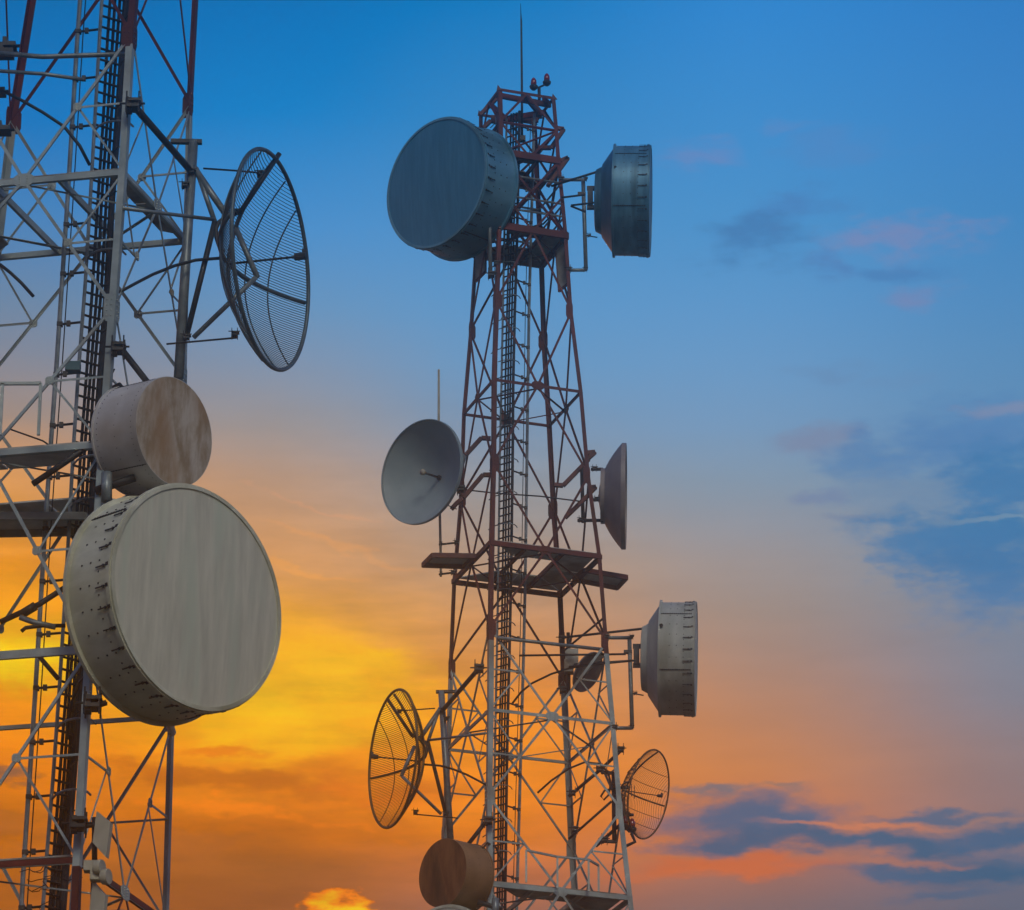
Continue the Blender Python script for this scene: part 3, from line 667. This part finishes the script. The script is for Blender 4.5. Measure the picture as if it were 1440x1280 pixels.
# ------------------------------------------------------------------ tower furniture (parts of each tower)
def tpart(T, name, mb, m_, **k): return mb.build(name, m_, T.root, **k)
def polyx(tab, y):
    for (y0, x0), (y1, x1) in zip(tab, tab[1:]):
        if y <= y1: return x0 + (x1 - x0) * (y - y0) / (y1 - y0)
    return x1
def path3(T, tab, ys, d): return [P(polyx(tab, y), y, T.Y0 + d) for y in ys]
def ladder(T, left, right, pole, rods, y0, y1, step, d, dd, sc, slope):
    """left/right rail tables in picture height; rungs at a fixed height step"""
    ys = [y0 + (y1 - y0) * i / 12 for i in range(13)]
    lad = empty('ladder', Matrix.Translation(T.base)); lad.parent = T.root; lad.matrix_parent_inverse = T.root.matrix_world.inverted()
    inv = T.inv
    def mk(nm, mb, m_, **k): return mb.build(nm, m_, lad, **k)
    L = path3(T, left, ys, d); R = [P(polyx(right, y), y - (polyx(right, y) - polyx(left, y)) * slope, T.Y0 + d - dd) for y in ys]
    mk('rail', MB(inv).tube(L, .035, 6), M['galv']); mk('rail', MB(inv).tube(R, .045, 6), M['dark'])
    z0, z1 = L[0].z, L[-1].z; z = z0 - .1; rung = None; idx = 0
    def atz(Pl, z):
        for a, b in zip(Pl, Pl[1:]):
            if z >= b.z: return a.lerp(b, (z - a.z) / (b.z - a.z))
        return Pl[-1]
    while z > z1:
        a, b = atz(L, z), atz(R, z); b = Vector((b.x, b.y, z)); ctr = (a + b) / 2; v = b - a; ln = v.length
        if rung is None:
            rung = MB().tube([(-.5, 0, 0), (.5, 0, 0)], .022, 6)
            o = rung.build('rung', M['dark'], lad); me = o.data
        else: o = bpy.data.objects.new('rung', me); COL.objects.link(o); o.parent = lad
        o.matrix_local = Matrix.Translation(ctr - T.base) @ Matrix.Rotation(math.atan2(v.y, v.x), 4, 'Z') @ Matrix.Diagonal((ln, 1, 1, 1))
        z -= step; idx += 1
    # feeder cables run on the ladder
    for t in (.35, .55, .75):
        mk('feeder_cable', MB(inv).tube([a.lerp(b, t + .02 * math.sin(i * 2.1 + t * 9)) + Vector((0, .06, 0)) for i, (a, b) in enumerate(zip(L, R))], .03, 6), M['black'])
    # slim guide pole with stand-offs
    pl = path3(T, pole, ys, d + .1)
    mk('guide_pole', MB(inv).tube(pl, .04, 8), M['galv'])
    mk('guide_wire', MB(inv).tube([p + Vector((.10 * sc, -.02, 0)) for p in pl], .011, 5), M['black'])
    z = z0 - .5
    while z > z1:
        a = atz(pl, z); b = atz(L, z) if abs(atz(L, z).x - a.x) < abs(atz(R, z).x - a.x) else atz(R, z)
        b = Vector((b.x, b.y, z)); v = b - a
        sb = MB(inv); sb.tube([a - v * .06, b], .022, 6); sb.box(a + v * .03, .1, .1, .07); sb.box(a + v * .4, .07, .07, .09)
        mk('stand_off', sb, M['dark']); z -= step * 4.4
    for rt in rods:
        rp = path3(T, rt, ys, d - .5)
        mk('rod', MB(inv).tube(rp, .02, 6), M['galv'])
        z = z0 - .6
        while z > z1:
            a = atz(rp, z); mk('hook', MB(inv).tube([a + Vector((-.16, .2, 0)), a + Vector((-.05, 0, .02)), a + Vector((.1, -.02, .05)), a + Vector((.12, 0, .12))], .014, 5), M['dark']); z -= step * 4
    return lad
lad_r = ladder(TR, [(140,713),(345,709),(500,706),(640,703),(860,700),(1050,696),(1300,693)], [(140,731),(345,727),(500,722),(640,721),(860,718),(1050,713),(1300,710)],
       [(140,752),(430,744),(860,738),(1180,729),(1300,726)], [[(140,697),(400,700),(640,697),(860,693),(1050,689),(1300,686)]], 160, 1300, .215, -.1, .25, -1, .2)
lad_l = ladder(TL, [(-60,147),(0,143),(280,127),(430,118),(560,107),(800,94),(1040,79),(1200,66),(1320,57)], [(-60,180),(0,176),(280,156),(430,148),(560,137),(800,121),(1040,105),(1200,91),(1320,83)],
       [(-60,117),(0,112),(280,95),(520,79),(700,66),(1000,48),(1190,35),(1320,27)],
       [[(-60,190),(0,186),(280,165),(560,149),(800,132),(1040,114),(1320,96)]], -60, 1320, .215, -.1, -.25, 1, 0)
# dark broad cable tray beside the left ladder
tpart(TL, 'cable_tray', MB(TL.inv).tube(path3(TL, [(-60,185),(0,180),(280,158),(430,151),(560,141),(800,125),(1040,108),(1320,86)], [-60 + 115 * i for i in range(13)], .2), .05, 4), M['dark'])

def platform(T, zref, o_in, deckm, beam, corners='ABDC', over=0.0, hole=.35, bh=.2, joist=True):
    """deck plates laid inside the ring at height z, with beams beneath"""
    cs = [T.corner(i, zref) for i in corners]; c0 = sum(cs, Vector()) / 4
    cs = [c0 + (c - c0) * (1 + over) for c in cs]
    inv = T.inv
    for a, b in zip(cs, cs[1:] + cs[:1]):
        tpart(T, 'platform_beam', MB(inv).bar(a + Vector((0,0,.02)), b + Vector((0,0,.02)), .08, bh), beam)
    ring = [c0 + (c - c0) * .96 for c in cs]; inn = [c0 + (c - c0) * hole for c in cs]
    # a square of deck plates around the ladder opening
    for i in range(4):
        j = (i + 1) % 4
        for s in range(2):
            t0, t1 = s / 2 + .008, (s + 1) / 2 - .008
            pts = [ring[i].lerp(ring[j], t0), ring[i].lerp(ring[j], t1), inn[i].lerp(inn[j], t1), inn[i].lerp(inn[j], t0)]
            if i == o_in: continue
            tpart(T, 'deck_plate', MB(inv).plate([p + Vector((0, 0, .13)) for p in pts], (0, 0, 1), .03), deckm)
    for t in (.33, .67) if joist else ():
        tpart(T, 'deck_joist', MB(inv).bar(cs[0].lerp(cs[1], t) + Vector((0,0,.04)), cs[3].lerp(cs[2], t) + Vector((0,0,.04)), .06, .12), beam)
    return cs
zR = [l[0] for l in TR.lv]; zL = [l[0] for l in TL.lv]
platform(TR, zR[2], 1, M['deck'], M['red'], over=.03, hole=.3)
platform(TR, zR[4], 3, M['deck'], M['red'], over=.03, hole=.35)
cs = platform(TR, zR[8], 3, M['decklight'], M['red'], over=.01, hole=.4, bh=.13)
cs = platform(TR, zR[12], 3, M['deck'], M['white'], over=0, hole=.4, bh=.12)
# outrigger decks of the middle platform
def outrig(T, p4, beam):
    inv = T.inv; p4 = [Vector(p) for p in p4]; z = sum(p.z for p in p4) / 4; p4 = [Vector((p.x, p.y, z)) for p in p4]
    for a, b in zip(p4, p4[1:] + p4[:1]): tpart(T, 'platform_beam', MB(inv).bar(a, b, .06, .13), beam)
    c0 = sum(p4, Vector()) / 4
    tpart(T, 'deck_plate', MB(inv).plate([c0 + (p - c0) * .97 + Vector((0, 0, .07)) for p in p4], (0, 0, 1), .03), M['decklight'])
def flat(x, y, z):                     # where a bearing meets height z
    r = ray(x, y); return CAMLOC + r * ((z - CAMLOC.z) / r.z)
z8 = zR[8]
outrig(TR, [flat(594, 795, z8), flat(608, 781, z8), flat(668, 782, z8), flat(652, 797, z8)], M['red'])
outrig(TR, [flat(822, 802, z8), flat(882, 812, z8), flat(868, 827, z8), flat(806, 815, z8)], M['red'])
# handrail on the lowest platform of the right tower
def handrail(T, base, hgt, m_, mid=True):
    inv = T.inv; base = [Vector(b) for b in base]; up = Vector((0, 0, hgt))
    for b in base: tpart(T, 'handrail_post', MB(inv).bar(b, b + up, .05, .05), m_)
    for a, b in zip(base, base[1:]): tpart(T, 'handrail', MB(inv).bar(a + up, b + up, .05, .05), m_)
z12 = zR[12]
handrail(TR, [flat(740, 1241, z12), flat(784, 1250, z12), flat(828, 1254, z12), flat(842,1262,z12)], .85, M['white'])
# side panels and brackets hanging round the upper cage
def sidepanel(T, a, b, c, d, dd, m_, fr):
    ps = [SR.p(x, y, q) for (x, y), q in zip((a, b, c, d), dd)]; n = (ps[1] - ps[0]).cross(ps[3] - ps[0]).normalized()
    tpart(T, 'side_panel', MB(T.inv).plate(ps, n, .04), m_)
    for p, q in zip(ps, ps[1:] + ps[:1]): tpart(T, 'panel_frame', MB(T.inv).bar(p, q, .06, .06), fr)
sidepanel(TR, (667,345), (683,345), (683,382), (669,396), (.55,.15,.15,.5), M['deck'], M['red'])
sidepanel(TR, (782,352), (797,336), (800,398), (786,410), (-.2,-.5,-.5,-.2), M['deck'], M['red'])
def bracket(T, pts, d, w=.12, h=.1, m_='red'):
    for a, b in zip(pts, pts[1:]): tpart(T, 'bracket_arm', MB(T.inv).bar(SR.p(*a, d), SR.p(*b, d), w, h), M[m_])
for pts, d in [([(757,208),(775,208),(793,182),(780,180)], -.3), ([(770,262),(799,222),(785,228)], -.5), ([(779,682),(792,683),(828,646)], -.6), ([(826,637),(837,636),(827,645)], -.7),
               ([(795,728),(830,694)], -.7), ([(828,686),(838,685),(829,694)], -.7), ([(655,640),(677,616),(690,617)], .1), ([(652,700),(679,668),(689,668)], .1), ([(635,716),(642,708),(652,700)], .4),
               ([(675,162),(703,134)], -.05), ([(680,180),(690,170),(705,172)], -.3)]:
    bracket(TR, pts, d)
# radial spiders of the top ring
zt = zR[0]
A, B, C, D = [TR.corner(i, zt) for i in 'ABCD']; cc = (A + D) / 2
for a, b in ((A.lerp(B, .45), D.lerp(B, .35)), (A.lerp(C, .5), D.lerp(C, .5)), (A.lerp(B, .8), D.lerp(B, .8)), (A.lerp(C, .15), B.lerp(D, .2)), (C.lerp(D, .4), B.lerp(D, .5)), (C.lerp(D, .2), B.lerp(D, .8))):
    tpart(TR, 'top_beam', MB(TR.inv).bar(a - Vector((0, 0, .05)), b - Vector((0, 0, .05)), .07, .16), M['red'])
for i in 'ABCD':
    c = TR.corner(i, zt); tpart(TR, 'top_finial', MB(TR.inv).plate([c + Vector((-.07, -.03, -.05)), c + Vector((.09, -.03, -.05)), c + Vector((-.04, -.03, .13))], (0, 1, 0), .03), M['red'])
# mid cage rings and hoops round the ladder at the top
for yy in (196, 270, 300, 318):
    z = P(730, yy, YR).z
    for i, j in (('A','B'),('B','D'),('D','C'),('C','A')):
        tpart(TR, 'cage_bar', MB(TR.inv).tube([TR.corner(i, z), TR.corner(j, z)], .03, 6), M['galv'] if yy > 260 else M['red'])
for i, j, z0_, z1_ in (('A','B',4,2),('A','C',4,2),('B','D',4,2),('C','D',4,2)):
    tpart(TR, 'cage_brace', MB(TR.inv).tube([TR.corner(i, zR[z0_]), TR.corner(j, zR[z1_])], .04, 6), M['red'])
    tpart(TR, 'cage_brace', MB(TR.inv).tube([TR.corner(j, zR[z0_]), TR.corner(i, zR[z1_])], .04, 6), M['red'])
    tpart(TR, 'cage_brace', MB(TR.inv).tube([TR.corner(i, zR[2]), TR.corner(j, zR[1])], .03, 6), M['red'])
tpart(TR, 'cable_loop', MB(TR.inv).tube([SR.p(*q, -.6) for q in ((715,293),(735,296),(755,297),(768,301),(771,308),(764,315),(752,318),(742,322))], .028, 8), M['black'])

# left tower platforms: two decks and a heavy ring beam
def deck_strip(T, site, x0, x1, y, z_, depth, beam, deckm, hgt=.22):
    a = flat(x0, y, z_); b = flat(x1, y, z_); n = Vector((0, depth, 0)); inv = T.inv
    return a, b
z7 = zL[7]
cs = platform(TL, z7, 3, M['decklight'], M['white'], over=.0, hole=.45, bh=.1, joist=False)
z7b = P(100, 735, YL).z
outrig(TL, [flat(-90, 752, z7b), flat(132, 748, z7b), flat(120, 726, z7b), flat(-90, 726, z7b)], M['white'])
z8l = zL[8]
for i, j in (('A','B'),('B','D'),('D','C'),('C','A')):
    tpart(TL, 'platform_beam', MB(TL.inv).bar(TL.corner(i, z8l), TL.corner(j, z8l), .06, .14 if i == 'A' else .07), M['white'])
platform(TL, zL[9] , 3, M['deck'], M['red'], over=-.01, hole=.75, bh=.1, joist=False)
platform(TL, zL[5] - .03, 2, M['deck'], M['white'], over=-.02, hole=.8, bh=.1)
handrail(TL, [flat(-60, 612, z7), flat(0, 612, z7), flat(54, 612, z7)], .92, M['white'])
tpart(TL, 'handrail', MB(TL.inv).bar(SL.p(-60, 541, 1.5), SL.p(58, 539, 1.5), .05, .05), M['white'])
for pts, r, m_, d in [([(0,75),(60,80),(118,78),(187,76)], .045, 'galv', -1.2), ([(0,100),(60,104),(117,112)], .035, 'galv', -.6),
                      ([(0,126),(30,141),(60,158),(90,178),(112,205),(126,232)], .03, 'black', -.6), ([(0,372),(15,384),(30,398),(47,417)], .03, 'black', -.6),
                      ([(46,681),(95,648),(134,621)], .055, 'dark', -1.9), ([(0,875),(55,850),(92,826)], .05, 'dark', -1.2),
                      ([(28,868),(50,876),(78,882)], .05, 'galv', -1.2), ([(30,888),(36,883),(60,880),(92,880)], .035, 'black', -1.2),
                      ([(32,863),(50,852)], .08, 'dark', -1.2), ([(54,922),(82,955)], .04, 'dark', -.5), ([(15,604),(60,620),(90,640),(100,642)], .015, 'black', -1.0)]:
    tpart(TL, 'cross_pipe' if m_ != 'black' else 'loose_cable', MB(TL.inv).tube([SL.p(*q, d) for q in pts], r, 8), M[m_], smooth_=True)
# boxy clamps at the far left top and small junction box on the ladder
for (x, y, s) in ((8, 76, 1.0), (14, 66, .8), (6, 184, .8), (0, 130, .7)):
    b = MB(TL.inv); p = SL.p(x, y, -.2); b.box(p, .28 * s, .3, .1 * s); b.box(p + Vector((-.08, 0, .09 * s)), .1 * s, .28, .16 * s); b.tube([p + Vector((-.2 * s, 0, 0)), p + Vector((.22 * s, 0, .02))], .03, 6)
    tpart(TL, 'pipe_clamp', b, M['dark'])
for yy in (60, 150, 110):
    pass
b = MB(TL.inv); b.box(SL.p(104, 517, -.6), .22, .2, .16); b.box(SL.p(96, 518, -.6), .1, .12, .08)
tpart(TL, 'junction_box', b, mat('teal_box_paint', (.02,.09,.12), (.04,.13,.16), .5))
for y_ in (170, 350, 640, 700, 1010, 1110):           # hoops on the left ladder
    x_ = polyx([(-60,147),(0,143),(280,127),(430,118),(560,107),(800,94),(1040,79),(1200,66),(1320,57)], y_)
    tpart(TL, 'ladder_hoop', MB(TL.inv).tube([SL.p(x_ + dx_, y_ + dy_, -.1 - .6 * math.sin(PI * i / 8)) for i, (dx_, dy_) in enumerate([(0,14),(6,7),(14,3),(22,1),(30,0),(38,0),(46,2),(50,4),(54,8)])], .02, 6), M['galv'])
for y_ in range(230, 1280, 46):
    x_ = polyx([(140,697),(400,700),(640,697),(860,693),(1050,689),(1300,686)], y_)
    tpart(TR, 'ladder_hoop', MB(TR.inv).tube([SR.p(x_ + dx_, y_ + dy_, -.4 - .3 * math.sin(PI * i / 6)) for i, (dx_, dy_) in enumerate([(2,3),(8,1),(14,0),(20,0),(26,1),(30,3),(32,6)])], .014, 5), M['galv'])
b = MB(TR.inv); b.box(SR.p(711, 590, -.1), .22, .05, .3); tpart(TR, 'warning_plate', b, M['red'])
b = MB(TR.inv); b.box(SR.p(706, 818, -.1), .22, .05, .4); tpart(TR, 'warning_plate', b, M['red'])
# fine hanging wires near the bottom left
for k in range(9):
    x0, y0 = 60 + random.uniform(-25, 60), 1215 + random.uniform(-8, 50)
    tpart(TL, 'loose_wire', MB(TL.inv).tube([SL.p(x0 + t * random.uniform(5, 9) * (1 if k % 2 else -1), y0 + 6 * math.sin(t * 1.1 + k) + t * 3, -1.2) for t in range(6)], .008, 5), M['black'])

# ------------------------------------------------------------------ small things standing on or hanging from the right tower
def rod_thing(name, label, cat, pts, rads, m_, d):
    ps = [SR.p(*q, d) for q in pts]; root = empty(name, Matrix.Translation(ps[-1])); tag(root, label, cat)
    MB(local(root)).tube(ps, rads, 8).build('mast', m_, root, smooth_=True)
    return root, ps
r_, ps = rod_thing('lightning_rod', 'thin tall lightning rod rising from the very top of the right tower', 'lightning rod', [(732,5),(732.5,20),(733,30),(734,135),(734,200)], [.006,.012,.026,.034,.036], M['dark'], 0)
MB(local(r_)).box(ps[-1] + Vector((0, 0, .1)), .2, .2, .14).build('base_clamp', M['dark'], r_)
r_, ps = rod_thing('whip_antenna', 'slim upright whip antenna passing behind the slate grey open dish', 'antenna', [(617,520),(617,590),(618,700),(619.5,770),(620,811)], [.03,.034,.036,.036,.03], M['panelc'], .6)
for yy, x1 in ((766, 645), (808, 640)):
    add_bar(r_, 'mounting_arm', [SR.p(617, yy, .6), SR.p(x1, yy - 3, .6)], .03, M['dark']); add_clamp(r_, SR.p(x1 - 3, yy - 2, .6), .6); add_clamp(r_, SR.p(620, yy, .6), .35)
def beacon(label, x, y, d, posts, arm, s=1.0):
    base = SR.p(*posts[-1], d); root = empty('obstruction_light', Matrix.Translation(base)); tag(root, label, 'warning light', 'red obstruction lights')
    MB(local(root)).tube([SR.p(*q, d) for q in posts], .045, 8).build('post', M['dark'], root)
    MB(local(root)).tube([SR.p(*q, d) for q in arm], .03, 8).build('cross_arm', M['dark'], root)
    for q in (arm[0], arm[-1]):
        p = SR.p(*q, d); inv = local(root)
        b = MB(inv); b.tube([p + Vector((0, 0, -.06)), p + Vector((0, 0, .0)), p + Vector((0, 0, .06)), p + Vector((0, 0, .09))], [.05, .11, .12, .08], 12); b.build('lamp_base', M['dark'], root)
        MB(inv).tube([p + Vector((0, 0, .08)), p + Vector((0, 0, .16)), p + Vector((0, 0, .24)), p + Vector((0, 0, .3)), p + Vector((0, 0, .33))], [.075, .085, .075, .045, .01], 14).build('red_lens', M['lamp'], root, smooth_=True)
beacon('two red obstruction lights on a T arm at the top of the right tower', 0, 0, -.2, [(758,123),(758.5,140)], [(750.5,124),(758,123),(769,118)])
beacon('red obstruction lights low on the right tower, below the smallest grid dish', 0, 0, -.8, [(888,1172),(893,1184),(880,1190)], [(879,1164),(885,1170),(889,1168)])

# ------------------------------------------------------------------ ground
o = MB().plate([(-1150,-1150,-.2),(1150,-1150,-.2),(1150,1150,-.2),(-1150,1150,-.2)], (0,0,1), .01).build('ground', M['earth']); o['kind'] = 'structure'
for T in (TR, TL):
    for i in 'ABCD':
        c = T.corner(i, 0); MB(T.inv).box(c + Vector((0, 0, .05)), 1.2, 1.2, .6).build('concrete_footing', M['deck'], T.root)

# added scattering air round both towers, tints them with the sky behind
hb = MB(); hb.box((0, 0, 44.2), 2400, 2400, 93)
hz = hb.build('tint_haze', None, None); hz.data.materials.clear()
hm = bpy.data.materials.new('sky_tint_haze'); hm.use_nodes = True; hm.node_tree.nodes.clear()
hv = hm.node_tree.nodes.new('ShaderNodeVolumePrincipled'); ho = hm.node_tree.nodes.new('ShaderNodeOutputMaterial')
hv.inputs['Color'].default_value = (.97, .97, .97, 1); hv.inputs['Density'].default_value = TINT_HAZE; hv.inputs['Anisotropy'].default_value = .975
hm.node_tree.links.new(hv.outputs[0], ho.inputs['Volume']); hz.data.materials.append(hm); hz['kind'] = 'stuff'
